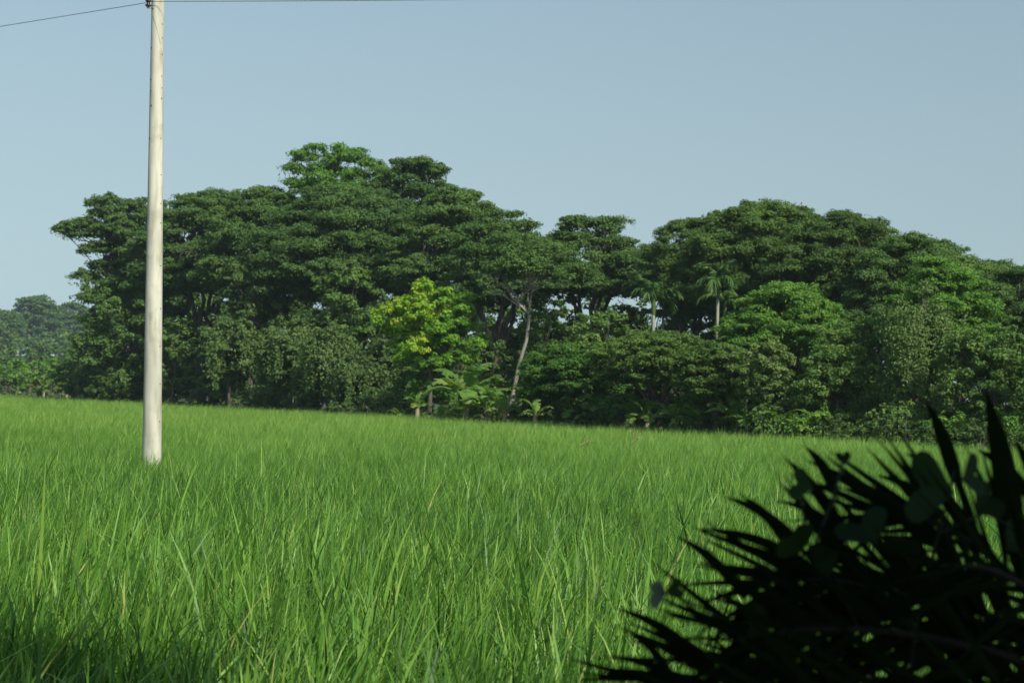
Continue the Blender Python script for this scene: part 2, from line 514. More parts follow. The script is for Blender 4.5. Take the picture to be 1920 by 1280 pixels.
def bushy_tree(name, label, px, ytop, ybot, half, D, seed, mat=M_BROAD, dense=1.0, leaf=1.0, cat="tree", group=None, tint=0.45,
               droop=0.0, clumps=26, up=0.35, hang=0, trunk=True, bark=None, tip=None, stems=1, ragged=False):
    """Rounded crown from clumps spread over an uneven egg; hang > 0 adds trailing strands."""
    rng = np.random.default_rng(seed)
    D = D * ratio(px)
    root = tree_root(name, px, D, label, cat, group)
    H = P(px, ytop, D).z
    B = max(0.15, P(px, ybot, D).z)
    leaf = (0.5 + 0.5 * leaf) * float(np.clip(D / 115, 0.5, 2.2))
    R = half * D / F
    g, w = Geo(), Geo()
    mid, hz = (H + B) / 2, (H - B) / 2
    cs = []
    for i in range(clumps):
        zz = 1 - 2 * (i + 0.5) / clumps
        th = i * 2.39996 + rng.normal(0, 0.3)
        rad = math.sqrt(max(0, 1 - abs(zz) ** 2.4))
        q = rng.uniform(0.62, 0.92)
        s = rng.uniform(0.24, 0.42) * min(R, hz * 1.1)
        if ragged:
            q, s = rng.uniform(0.5, 1.05), s * 0.70
            rad = min(1.0, rad + 0.1)
        cs.append((rad * q * R * math.cos(th), rad * q * R * math.sin(th), mid + zz * (hz - s * 0.75) + (rng.normal(0, 0.07 * hz) if ragged else 0), s))
    for i in range(clumps // 3):
        v = unit(rng.normal(size=3)) * rng.uniform(0, 0.5)
        cs.append((v[0] * R, v[1] * R, mid + v[2] * hz, 0.42 * min(R, hz)))
    for (x, y, z, s) in cs:
        tt = tint + rng.normal(0, 0.09)
        if tip is not None:
            rel = (z - B) / (H - B)
            tt = tip[0] + (tip[1] - tip[0]) * rel + rng.normal(0, 0.10) - tip[2] * x / R
        fill_blob(g, (x, y, z), s * 1.1, s * 1.1, s * 0.85, 95 * dense / leaf ** 1.8, 0.20 * leaf, 0.115 * leaf, up, tt, rng, droop, lumps=8)
    for i in range(hang):
        th = rng.uniform(0, 6.283)
        q = rng.uniform(0.6, 1.02)
        top = mid + hz * math.sqrt(max(0.05, 1 - q * q * 0.9)) * 0.8
        ln = rng.uniform(0.25, 0.75) * (top - 0.3)
        n = int(70 * ln * dense / leaf ** 1.6)
        t = rng.random(n)
        wd = 0.10 + 0.22 * rng.random()
        c = np.stack([q * R * math.cos(th) + rng.normal(0, wd, n) * (1.2 - 0.7 * t), q * R * math.sin(th) + rng.normal(0, wd, n) * (1.2 - 0.7 * t), top - t * ln], 1)
        nn = np.stack([np.full(n, math.cos(th)), np.full(n, math.sin(th)), np.full(n, 0.4)], 1) + rng.normal(0, 0.5, (n, 3))
        add_leaves(g, c, nn, 0.2 * leaf * rng.uniform(0.7, 1.3, n), 0.12 * leaf * rng.uniform(0.7, 1.3, n),
                   np.clip(tint + 0.1 + rng.normal(0, 0.13, n), 0, 1), rng, droop=1.5)
    if trunk:
        tr = max(0.05, H * 0.014)
        for k in range(stems):
            off = rng.normal(0, 0.25 * R if stems > 1 else 0.0, 2)
            fork = np.array([off[0] * 1.3, off[1] * 1.3, B + (H - B) * 0.35])
            w.tube(limb_path((off[0], off[1], -0.1), fork, rng, 6, 0.03, 0.0), np.linspace(tr * 1.2, tr * 0.8, 6), 8)
            for (x, y, z, s) in cs[k::max(2, stems)]:
                w.tube(limb_path(fork, (x, y, z), rng, 5, 0.06, 0.05), np.linspace(tr * 0.45, 0.012, 5), 5)
        w.build("trunk", bark or M_BARK, root)
    g.build("crown", mat, root, smooth=False)
    return root


def shrub(name, label, px, ytop, half, D, seed, mat, leaf=0.9, dense=1.0, group=None, tint=0.5, clumps=16, hang=0, cat="shrub"):
    return bushy_tree(name, label, px, ytop, 9999, half, D, seed, mat, dense, leaf, cat, group, tint, 0.2, clumps, 0.5, hang, True, None, None, 3)


# ------------------------------------------------------------------ palms and bananas
def frond(g, w, pts, rad, n, length, width, ang, rng, side_ref, droop=0.25, tint=0.5, t0=0.12, taper=(0.6, 1.0, 0.45), jit=0.12, lift=0.2):
    """One feather leaf: a rachis with two ranks of tapering leaflets."""
    pts = np.asarray(pts, float)
    n0 = len(pts)
    s = np.linspace(0, n0 - 1, 24)
    pp = np.stack([np.interp(s, np.arange(n0), pts[:, k]) for k in range(3)], 1)
    for _ in range(3):
        pp[1:-1] = (pp[:-2] + 2 * pp[1:-1] + pp[2:]) / 4
    w.tube(pp, np.linspace(rad, rad * 0.25, 24), 6)
    tan = unit(np.gradient(pp, axis=0))
    ref = np.asarray(side_ref, float)
    for i in range(n):
        t = t0 + (1 - t0) * (i + 0.5) / n
        k = t * 23
        b = np.array([np.interp(k, np.arange(24), pp[:, c]) for c in range(3)])
        T = unit(np.array([np.interp(k, np.arange(24), tan[:, c]) for c in range(3)]))
        sd = unit(np.cross(T, ref))
        up = unit(np.cross(sd, T))
        ln0 = length * np.interp((t - t0) / (1 - t0), [0, 0.45, 1], taper)
        for sg in (-1, 1):
            a = ang + rng.normal(0, jit) - 0.25 * t
            d = unit(T * math.cos(a) + sd * sg * math.sin(a) + up * (lift + rng.normal(0, jit * 1.3)))
            ln = ln0 * rng.uniform(0.82, 1.15)
            q = np.linspace(0, 1, 5)
            path = b + d * (q[:, None] * ln)
            path[:, 2] -= droop * ln * q ** 2
            wv = unit(np.cross(d, up) * 0.8 + up * rng.normal(0, 0.6))
            pr = np.array([0.45, 1.0, 0.85, 0.5, 0.03]) * width * 0.5
            v = np.stack([path - wv * pr[:, None], path + wv * pr[:, None]], 1).reshape(-1, 3)
            ii = np.arange(4) * 2
            g.add(v, np.stack([ii, ii + 1, ii + 3, ii + 2], -1), float(np.clip(tint + rng.normal(0, 0.15), 0, 1)))


def areca(px, ybase, yc, ytop, D, seed, label, group, pale=0.5, name="areca_palm", nf=9, fl=1.7):
    rng = np.random.default_rng(seed)
    D = D * ratio(px)
    a = P(px, 760, D)
    top = P(px + (760 - yc) * 0.02, yc, D)
    root = thing(name, (a.x, a.y, 0), label, "palm", group)
    dx = top.x - a.x
    h = top.z
    w = Geo()
    z = np.linspace(-0.1, h, 10)
    w.tube(np.stack([dx * (z / h) ** 1.2, 0 * z, z], 1), np.linspace(0.075, 0.055, 10), 9)
    w.build("trunk", M_ARECA_BARK, root)
    c = Geo()
    c.tube([(dx, 0, h - 0.02), (dx, 0, h + 0.2), (dx, 0, h + 0.45), (dx, 0, h + 0.65)], [0.06, 0.085, 0.07, 0.03], 9, 0.75)
    c.build("crownshaft", M_ARECA, root)
    for i in range(nf):
        th = i * 2.39996 + rng.normal(0, 0.2)
        el = 1.5 - 0.75 * (i / nf) + rng.normal(0, 0.12)
        L = fl * rng.uniform(0.85, 1.15)
        t = np.linspace(0, 1, 7)
        ang = el - (1.3 + 1.6 * i / nf + rng.normal(0, 0.15)) * t ** 1.1
        st = L / 6
        r = np.concatenate([[0], np.cumsum(np.cos(ang[:-1]) * st)])
        zz = np.concatenate([[0], np.cumsum(np.sin(ang[:-1]) * st)])
        pts = np.stack([dx + r * math.cos(th), r * math.sin(th), h + 0.55 + zz], 1)
        g = Geo()
        frond(g, g, pts, 0.02, 26, 0.42, 0.06, 0.9, rng, (0, 0, 1), droop=0.7, tint=pale, jit=0.15)
        g.build("frond", M_ARECA, root, smooth=False)
    return root


def banana_proto(seed, label, group, H=2.0, nl=8, yellow=0.0, LL=1.7):
    rng = np.random.default_rng(seed)
    root = thing("banana_plant", (0, 0, 0), label, "banana plant", group)
    w = Geo()
    z = np.linspace(-0.05, H, 7)
    w.tube(np.stack([0.05 * np.sin(z * 1.3), 0.04 * np.sin(z), z], 1), np.linspace(0.14, 0.06, 7), 10)
    w.build("stem", M_BANANA_STEM, root)
    for i in range(nl):
        th = i * 2.39996 + rng.normal(0, 0.25)
        el = 1.45 - 1.1 * (i / nl) + rng.normal(0, 0.12)
        L = LL * rng.uniform(0.75, 1.15)
        n = 13
        t = np.linspace(0, 1, n)
        ang = el - (1.7 + 0.5 * rng.random()) * t ** 1.6
        st = L / (n - 1)
        r = 0.03 + np.concatenate([[0], np.cumsum(np.cos(ang[:-1]) * st)])
        zz = H - 0.1 + np.concatenate([[0], np.cumsum(np.sin(ang[:-1]) * st)])
        mid = np.stack([r * math.cos(th), r * math.sin(th), zz], 1)
        sd = np.array([-math.sin(th), math.cos(th), 0])
        pr = np.interp(t, [0, 0.16, 0.3, 0.6, 0.85, 1], [0.03, 0.05, 0.8, 1.0, 0.75, 0.05]) * 0.30 * (LL / 1.7)
        g = Geo()
        tn = 0.45 + rng.normal(0, 0.12) + (yellow if i > nl * 0.6 else 0)
        for sg in (-1, 1):
            for j in range(n - 1):                 # each strip hangs a little differently: wind-torn blade
                dz = -0.25 + rng.normal(0, 0.22)
                e0 = mid[j] + sd * sg * pr[j] + np.array([0, 0, dz * pr[j]])
                e1 = mid[j + 1] + sd * sg * pr[j + 1] * rng.uniform(0.8, 1.0) + np.array([0, 0, (dz + rng.normal(0, 0.05)) * pr[j + 1]])
                g.add([mid[j], e0, e1, mid[j + 1]], [(0, 1, 2, 3)], float(np.clip(tn + rng.normal(0, 0.08), 0, 1)))
        g.tube(mid, np.linspace(0.022, 0.006, n), 5, 0.8)
        g.build("leaf", M_BANANA, root, smooth=False)
    return root


# ------------------------------------------------------------------ the grove
GR = "rain trees of the grove canopy"
rain = [
    # px, top, half, D, seed, label, extra
    (250, 372, 78, 134, 11, "leftmost tall rain tree of the grove, partly behind the concrete pole", dict(low=0.30, sag=0.2, dense=0.9, extra=[(118, 432, 0.75), (142, 424, 0.9), (165, 420, 0.9), (128, 440, 0.6), (183, 384, 0.8), (205, 380, 0.9), (172, 470, 0.8), (160, 520, 0.9), (165, 560, 1.0), (185, 440, 0.9), (150, 440, 0.8), (200, 430, 1.0), (215, 400, 1.0), (190, 402, 0.9), (222, 460, 1.1), (195, 500, 1.1), (180, 600, 1.1), (205, 550, 1.1)])),
    (375, 360, 136, 130, 12, "flat topped dark rain tree just right of the concrete pole", {}),
    (490, 352, 130, 124, 13, "dark rain tree between the pole side of the grove and its tallest tree", {}),
    (640, 274, 112, 124, 14, "tallest tree of the grove, airy yellowish green top above all others", dict(mat=M_BRIGHT, tint=0.34, dense=0.55, sag=0.24, extra=[(548, 318, 0.8), (562, 290, 0.7), (575, 300, 0.8), (590, 278, 0.7), (556, 346, 0.9)])),
    (765, 296, 109, 122, 15, "tall dark layered rain tree touching the right side of the tallest tree", {}),
    (640, 352, 175, 117, 16, "wide dark rain tree below and in front of the tallest crown", dict(sag=0.28)),
    (850, 352, 130, 112, 17, "domed rain tree sloping down behind the lime green tree", dict(tint=0.52)),
    (930, 392, 112, 104, 18, "rain tree on the right shoulder of the tall left half of the grove", dict(tint=0.5, dense=0.65)),
    (1100, 400, 124, 104, 19, "small flat topped rain tree beside the notch in the middle of the skyline", dict(mat=M_RAIN, low=0.5, dense=0.65)),
    (1290, 408, 104, 98, 20, "rain tree just right of the notch in the skyline, behind the areca palms", dict(mat=M_OLIVE, tint=0.25)),
    (1425, 378, 146, 94, 21, "highest olive green dome of the right half of the grove", dict(mat=M_OLIVE, tint=0.30, sag=0.26)),
    (1570, 402, 146, 90, 22, "broad dark dome right of the highest right hand crown", dict(mat=M_OLIVE, tint=0.22, sag=0.28)),
    (1700, 440, 130, 86, 23, "dark rain tree sloping down behind the bright layered crown at right", dict(sag=0.34)),
    (1800, 474, 130, 84, 24, "low dark rain tree at the falling right end of the skyline", dict(sag=0.36)),
    (1925, 500, 130, 78, 25, "dark tree cut by the right edge of the picture", dict(sag=0.3)),
    (1365, 396, 90, 100, 27, "olive rain tree bridging the left flank of the highest right hand dome", dict(mat=M_OLIVE, tint=0.28)),
    (1498, 392, 90, 97, 28, "dark crown filling the saddle right of the highest right hand dome", dict(tint=0.35)),
    (1642, 416, 92, 92, 29, "rain tree rounding the shoulder where the right skyline begins to fall", dict(mat=M_OLIVE, tint=0.25)),
    (1752, 452, 92, 90, 30, "rain tree in the even falling skyline above the bright layered crown", dict(tint=0.4)),
    (1862, 488, 92, 86, 37, "last rain tree of the falling skyline before the right edge of the picture", dict(tint=0.45)),
    (2090, 500, 156, 76, 26, "rain tree beyond the right edge of the picture", {}),
]
for px, yt, hf, D, sd_, lab, kw in rain:
    rain_tree("rain_tree", lab, px, yt, hf, D, sd_, group=GR, **kw)

# the leaning, pale-stemmed rain tree in front of the gap
_D = 89.0 * ratio(945)
_b, _f = P(945, 760, _D), P(992, 590, _D)
rain_tree("leaning_rain_tree", "slender leaning rain tree with a pale bare forked trunk right of the lime tree", 945, 432, 95, _D / ratio(945), 31,
          mat=M_RAIN, tint=0.55, dense=0.40, bark=M_PALE_BARK, lean=(_f.x - _b.x, 0, _f.z), lopsided=0.7, low=0.68, sag=0.16, girth=0.48)

# deep rows that fill the shade behind the front trees
for i, (px, yt, hf, D) in enumerate([(250, 470, 100, 150), (400, 450, 110, 146), (560, 450, 110, 138), (700, 440, 110, 132), (850, 470, 100, 124),
                                     (980, 560, 90, 112), (1100, 545, 90, 112), (1220, 530, 90, 108), (1340, 500, 90, 106), (1480, 480, 100, 102),
                                     (1620, 500, 100, 98), (1760, 540, 100, 94), (1900, 560, 100, 90)]):
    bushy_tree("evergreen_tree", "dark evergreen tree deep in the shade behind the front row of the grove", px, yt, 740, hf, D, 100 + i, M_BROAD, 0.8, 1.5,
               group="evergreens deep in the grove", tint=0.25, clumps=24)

for i, (px, k) in enumerate([(p, 1.14) for p in range(150, 2100, 55)] + [(p, 1.32) for p in range(175, 2100, 60)] + [(p, 1.6) for p in range(190, 2100, 75)]):
    D = edge_D(px) / ratio(px) * k + 2
    rg = random.Random(900 + i)
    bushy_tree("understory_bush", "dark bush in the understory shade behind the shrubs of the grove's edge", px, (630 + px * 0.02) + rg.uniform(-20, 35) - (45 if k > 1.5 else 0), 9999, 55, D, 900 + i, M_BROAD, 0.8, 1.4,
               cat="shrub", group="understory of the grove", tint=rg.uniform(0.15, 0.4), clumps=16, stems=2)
for i, px in enumerate(range(165, 1990, 40)):       # low weeds that close the foot of the grove
    D = edge_D(px) + 0.9
    rg = random.Random(1300 + i)
    edge_py = 640 + F * math.tan(PITCH) + 0.021 * (px - 960) + F * 1.8 / D
    shrub("low_bush", "low weedy bush in the line along the foot of the grove", px, edge_py - (1.05 + rg.uniform(-0.3, 0.6)) * F / D, 34, D / ratio(px), 1300 + i, M_BROAD if rg.random() < 0.7 else M_VINE,
          tint=rg.uniform(0.2, 0.5), leaf=0.9, clumps=11, group="low bushes along the foot of the grove")

bushes = [
    # name, label, px, ytop, ybot, half, D, mat, kwargs
    ("broadleaf_tree", "dark leafy tree standing on both sides of the concrete pole at the grove's left end", 245, 505, 745, 95, 128, M_BROAD, dict(tint=0.35, leaf=1.2)),
    ("broadleaf_tree", "pale leaved dark tree just right of the pole above the field edge", 325, 590, 740, 45, 121, M_BROAD, dict(tint=0.55, leaf=1.3)),
    ("broadleaf_tree", "tall loose leafy tree under the flat dark canopy right of the pole", 470, 455, 690, 72, 113.5, M_VINE, dict(tint=0.42, leaf=1.2)),
    ("broadleaf_tree", "glossy large leaved tree left of the lime green tree", 650, 495, 720, 75, 106, M_BROAD, dict(tint=0.5, leaf=1.4)),
    ("broadleaf_tree", "dark tree in the recess between the creeper mounds and the lime tree", 705, 560, 765, 60, 103, M_BROAD, dict(tint=0.25, leaf=1.2)),
    ("broadleaf_tree", "dark bushy tree under the slender leaning trunk", 1020, 570, 770, 55, 92, M_BROAD, dict(tint=0.4)),
    ("broadleaf_tree", "mid green tree left of the two pale stemmed areca palms", 1125, 575, 770, 70, 86, M_BROAD, dict(tint=0.55, leaf=1.2)),
    ("broadleaf_tree", "large leaved dark tree right of the pale feathery tree at the field edge", 1570, 640, 815, 85, 67, M_BROAD, dict(tint=0.55, leaf=1.3)),
    ("broadleaf_tree", "dark broad tree above the foreground palm near the right edge", 1860, 600, 825, 100, 62, M_BROAD, dict(tint=0.45, leaf=1.2)),
    ("broadleaf_tree", "dark tree beyond the right edge of the picture", 2040, 590, 830, 110, 58, M_BROAD, dict(tint=0.4)),
]
for i, (nm, lab, px, yt, yb, hf, D, mat, kw) in enumerate(bushes):
    bushy_tree(nm, lab, px, yt, yb, hf, D, 200 + i, mat, **kw)

# the lime tree, yellow towards its top and left
bushy_tree("lime_green_tree", "lime green tree with yellow crown tips, the brightest tree of the grove", 806, 530, 705, 98, 89.5, 300, M_LIME, 1.25, 1.15,
           clumps=64, tip=(0.30, 0.47, 0.18), ragged=True)
bushy_tree("broadleaf_tree", "dull green bush tree under the yellow tips of the lime tree", 800, 690, 768, 70, 90.5, 301, M_BRIGHT, 1.0, 1.0, tint=0.2)

# layered mid-height trees in front of the canopy on the right
rain_tree("layered_tree", "bright yellow green layered tree right of the areca palms", 1470, 528, 120, 76, 32, mat=M_BRIGHT, tint=0.42, low=0.45, sag=0.3, pad=0.8)
rain_tree("layered_tree", "bright layered crown highest at right in front of the falling skyline", 1765, 482, 110, 70, 33, mat=M_BRIGHT, tint=0.40, low=0.45, sag=0.34, pad=0.8)
rain_tree("layered_tree", "olive brown low spreading tree under the two areca palms", 1235, 620, 150, 74.5, 34, mat=M_OLIVE, tint=0.45, low=0.4, sag=0.22, pad=0.55)
rain_tree("layered_tree", "mid green low spreading tree right of the leaning trunk", 1085, 640, 110, 80, 35, mat=M_BRIGHT, tint=0.18, low=0.25, sag=0.3, pad=0.6)
rain_tree("layered_tree", "small low olive tree between the brown spreading tree and the pale feathery one", 1345, 640, 85, 70, 36, mat=M_OLIVE, tint=0.3, low=0.35, sag=0.25, pad=0.6)
bushy_tree("feathery_tree", "pale feathery yellow green tree on a thin trunk at the field edge", 1430, 632, 770, 62, 67.5, 302, M_VINE, 0.9, 0.8, tint=0.72, clumps=26, up=0.5)
bushy_tree("layered_tree", "leafy tree left below the bright layered right crown", 1600, 590, 740, 70, 72, 303, M_BROAD, tint=0.6, leaf=1.1)

# creeper-draped trees
bushy_tree("creeper_covered_tree", "tall creeper covered trunk hung with pale green strands under the bright right crown", 1718, 520, 800, 58, 65, 310, M_VINE, 0.9, 0.9, tint=0.5, hang=36, clumps=30)
bushy_tree("creeper_covered_tree", "rounded creeper mound left in front of the big canopy", 545, 585, 750, 62, 104, 311, M_VINE, 1.0, 1.0, tint=0.42, hang=30)
bushy_tree("creeper_covered_tree", "drooping creeper mound right of its rounded neighbour", 615, 600, 755, 50, 100.5, 312, M_VINE, 1.0, 1.0, tint=0.45, hang=34)
bushy_tree("creeper_covered_tree", "low dark creeper heap sloping down towards the lime tree", 672, 660, 765, 50, 99.5, 313, M_VINE, 1.0, 1.0, tint=0.3, hang=22)
bushy_tree("creeper_covered_tree", "creeper covered tree between the pole and the creeper mounds", 430, 590, 720, 60, 110, 314, M_VINE, 1.0, 1.1, tint=0.38, hang=14)

# shrubs along the foot of the grove
shr = [
    ("pale round shrub at the field edge right of the concrete pole", 405, 692, 62, 112.5, M_VINE, 0.45, 0.9),
    ("small pale shrub below the rounded creeper mound", 492, 715, 40, 108, M_VINE, 0.5, 0.9),
    ("dark shrub at the foot of the pole side trees", 240, 690, 70, 125.5, M_BROAD, 0.3, 1.2),
    ("low dark shrub at the shaded left end of the grove", 165, 690, 45, 136, M_BROAD, 0.25, 1.2),
    ("dark shrub in the shade left of the banana plants", 720, 722, 45, 96.5, M_BROAD, 0.2, 1.0),
    ("yellowish shrub behind the tall banana plant", 905, 715, 45, 87, M_LIME, 0.15, 0.9),
    ("mid green shrub right of the foot of the leaning trunk", 1010, 700, 60, 83.5, M_BROAD, 0.5, 1.0),
    ("dark leafy shrub under the mid green spreading tree", 1110, 720, 60, 79.5, M_BROAD, 0.4, 1.0),
    ("dark shrub behind the row of shaded bananas", 1210, 715, 70, 76.5, M_BROAD, 0.2, 1.1),
    ("dark shrub behind the bananas under the pale feathery tree", 1340, 720, 70, 71.5, M_BROAD, 0.25, 1.1),
    ("bright yellow green shrub with a dry orange leaf at the field edge", 1525, 762, 45, 64.7, M_BRIGHT, 0.8, 1.1),
    ("low grey green bush beside the bright yellow green shrub", 1610, 790, 50, 63.2, M_VINE, 0.4, 0.8),
    ("large leaved dark shrub below the creeper hung trunk", 1680, 745, 55, 63, M_BROAD, 0.5, 1.3),
    ("fresh green creeping shrub behind the upright palm spike", 1785, 770, 60, 60.5, M_BRIGHT, 0.5, 1.1),
    ("fresh green shrub at the right edge of the picture", 1895, 762, 50, 58.5, M_BRIGHT, 0.42, 1.1),
    ("dark shrub beyond the right edge of the picture", 2000, 760, 60, 57, M_BROAD, 0.4, 1.1),
    ("dark shrub in the hollow between the two banana groups", 1455, 745, 45, 66.5, M_BROAD, 0.3, 1.0),
]
for i, (lab, px, yt, hf, D, mat, tn, lf) in enumerate(shr):
    shrub("shrub", lab, px, yt, hf, D, 400 + i, mat, leaf=lf, tint=tn, hang=4)

# areca palms
AG = "areca palms of the grove"
areca(1222, 620, 590, 500, 77, 501, "areca palm with a pale bare stem, left of the two in the dark gap", AG, 0.6, fl=1.05)
areca(1342, 600, 560, 485, 78.5, 502, "areca palm with drooping pale fronds, right of the two in the dark gap", AG, 0.65, fl=1.0, nf=8)
areca(1240, 600, 505, 460, 98, 503, "dark areca palm rising behind the left pale stemmed one", AG, 0.15, fl=1.15)
areca(1356, 600, 600, 560, 81, 504, "short areca palm almost hidden beside the right pale stemmed one", AG, 0.7, fl=1.2, nf=6)
areca(893, 640, 590, 530, 106, 505, "areca palm peeping out behind the right side of the lime tree", AG, 0.8, fl=1.6, nf=7)

# banana plants
BG = "banana plants along the foot of the grove"
protos = [banana_proto(601, "tall banana plant with upright leaves right of the lime tree's foot", BG, 1.45, 10, 0.0, 2.1),
          banana_proto(602, "short leaning banana plant with a pale dry stem, left of the tall banana", BG, 1.0, 6, 0.3, 1.0),
          banana_proto(603, "small bright banana plant at the sunny field edge left of the tall banana", BG, 0.6, 6, 0.2, 0.9)]
firsts = [(872, 83.4, 1.1, 0.3), (783, 88.3, 1.1, 1.2), (826, 86.0, 1.1, 2.4)]
for o, (px, D, s, r) in zip(protos, firsts):
    b = P(px, 770, D * ratio(px))
    o.location = (b.x, b.y, 0); o.scale = (s, s, s); o.rotation_euler.z = r
more = [
    (2, 752, 92.6, 1.0, 4.0, "smallest banana sprout at the left end of the sunny bananas"),
    (1, 945, 83.2, 1.1, 0.2, "banana plant with a brown hanging leaf at the foot of the leaning trunk"),
    (0, 915, 84.8, 0.8, 2.2, "broad banana plant close to the right of the tall one"),
    (1, 1005, 80.2, 1.0, 3.4, "dry brown banana stem standing right of the leaning trunk's foot"),
    (0, 1090, 77.6, 0.75, 1.0, "shaded banana plant under the mid green spreading tree"),
    (0, 1128, 76.2, 0.7, 2.8, "shaded banana plant right of the one under the mid green spreading tree"),
    (0, 1190, 73.9, 0.75, 4.1, "shaded banana plant with a drooping leaf below the left areca palm"),
    (1, 1212, 73.0, 1.1, 5.0, "pale stemmed short banana plant below the left areca palm"),
    (0, 1265, 71.4, 0.7, 0.5, "shaded banana plant between the two areca palm columns"),
    (0, 1312, 69.8, 0.72, 3.0, "shaded banana plant straight below the right areca palm"),
    (0, 1385, 67.6, 0.75, 1.7, "banana plant with one bright leaf left of the pale feathery tree"),
    (1, 1405, 67.0, 1.1, 2.0, "banana plant with a yellow leaf at the foot of the pale feathery tree"),
    (0, 1470, 65.4, 0.6, 5.2, "small banana plant right of the pale feathery tree's trunk"),
]
FG = "banana plants beyond the far left edge of the field"
for k, px, D, s, r, lab in more:
    c = copy_tree(protos[k])
    b = P(px, 770, D * ratio(px) * (0.968 if px < 1050 else 1.012))
    s *= 0.95 if px < 1050 else 0.9
    c.location = (b.x, b.y, 0); c.scale = (s, s, s); c.rotation_euler.z = r
    c['label'] = lab
for i, (px, D, s, r, k, lab) in enumerate([
        (8, 168, 1.0, 0.4, 1, "leftmost sunlit banana plant, cut by the left edge of the picture"),
        (32, 166, 1.3, 1.9, 2, "low yellowish banana plant second from the left edge"),
        (58, 170, 1.1, 3.1, 0, "tallest of the far left banana plants, with two upright leaves"),
        (82, 166, 1.2, 4.4, 1, "short banana plant in the middle of the far left row"),
        (98, 171, 1.05, 5.5, 0, "upright banana plant near the right end of the far left row"),
        (125, 166, 1.2, 0.9, 1, "rightmost banana plant of the far left row, beside the dark grove")]):
    c = copy_tree(protos[k])
    b = P(px, 730, D + 7)
    c.location = (b.x, b.y, 0); c.scale = (s, s, s); c.rotation_euler.z = r
    c['label'] = lab; c['group'] = FG

# far left: hazy trees and scrub
HG = "hazy trees far beyond the left of the field"
for i, (px, yt, hf, D, lab) in enumerate([
        (65, 553, 50, 540, "hazy flat topped tree, tallest on the far left horizon"),
        (128, 566, 45, 560, "hazy spreading tree between the far tallest one and the grove"),
        (5, 580, 45, 520, "hazy tree cut by the left edge of the picture"),
        (-80, 575, 60, 530, "hazy tree beyond the left edge of the picture"),
        (190, 575, 50, 570, "hazy tree hidden behind the left end of the grove")]):
    rain_tree("hazy_tree", lab, px, yt, hf, D, 700 + i, low=0.35, dense=0.5, group=HG, leaf=2.0)
for i, (px, yt, hf, D, mat, lab) in enumerate([
        (15, 612, 30, 410, M_VINE, "pale rounded far tree at the left edge below the hazy crowns"),
        (60, 625, 40, 430, M_BROAD, "dark far tree below the tallest hazy crown"),
        (110, 615, 40, 430, M_BROAD, "dark far tree below the spreading hazy crown"),
        (150, 625, 35, 420, M_BROAD, "dark far tree touching the left end of the grove"),
        (-40, 620, 50, 410, M_BROAD, "dark far tree beyond the left edge of the picture")]):
    bushy_tree("far_tree", lab, px, yt, 730, hf, D, 720 + i, mat, 0.5, 2.2, group="far trees below the hazy crowns", tint=0.45)
for i, (px, yt, hf, D, lab) in enumerate([
        (20, 672, 45, 182, "sunlit scrub behind the leftmost far banana plants"),
        (80, 668, 45, 184, "sunlit scrub behind the middle of the far banana row"),
        (135, 672, 35, 180, "sunlit scrub between the far bananas and the dark grove")]):
    shrub("scrub_bush", lab, px, yt, hf, D, 740 + i, M_BRIGHT, leaf=1.5, tint=0.35, group="scrub behind the far banana plants")

for i, px in enumerate(range(-60, 170, 22)):
    rg = random.Random(1500 + i)
    shrub("low_scrub", "low sunlit scrub in the strip between the far left field edge and the hazy trees", px, 688 + rg.uniform(-12, 12), 20, 173 + rg.uniform(0, 6), 1500 + i, M_BRIGHT if i % 3 else M_VINE, leaf=1.3,
          tint=rg.uniform(0.35, 0.7), clumps=11, group="low scrub at the far left field edge")
for i, px in enumerate(range(-70, 190, 26)):
    rg = random.Random(1600 + i)
    shrub("scrub_thicket", "mid green thicket under the hazy trees beyond the far left scrub", px, 652 + rg.uniform(-14, 10), 26, 235 + rg.uniform(0, 20), 1600 + i, M_BROAD if i % 2 else M_RAIN, leaf=1.3,
          tint=rg.uniform(0.3, 0.6), clumps=12, group="thicket under the hazy far left trees")

# ------------------------------------------------------------------ concrete pole and its wires
PD = 30.0
_b = P(284.5, 868, PD)
_t = P(296.0, 0, PD)
ax = (_t - _b).normalized()
base = _b - ax * (_b.z / ax.z)
Lp = (_t - base).length
r_b, r_t = 36.5 * PD / F / 2, 23.4 * PD / F / 2


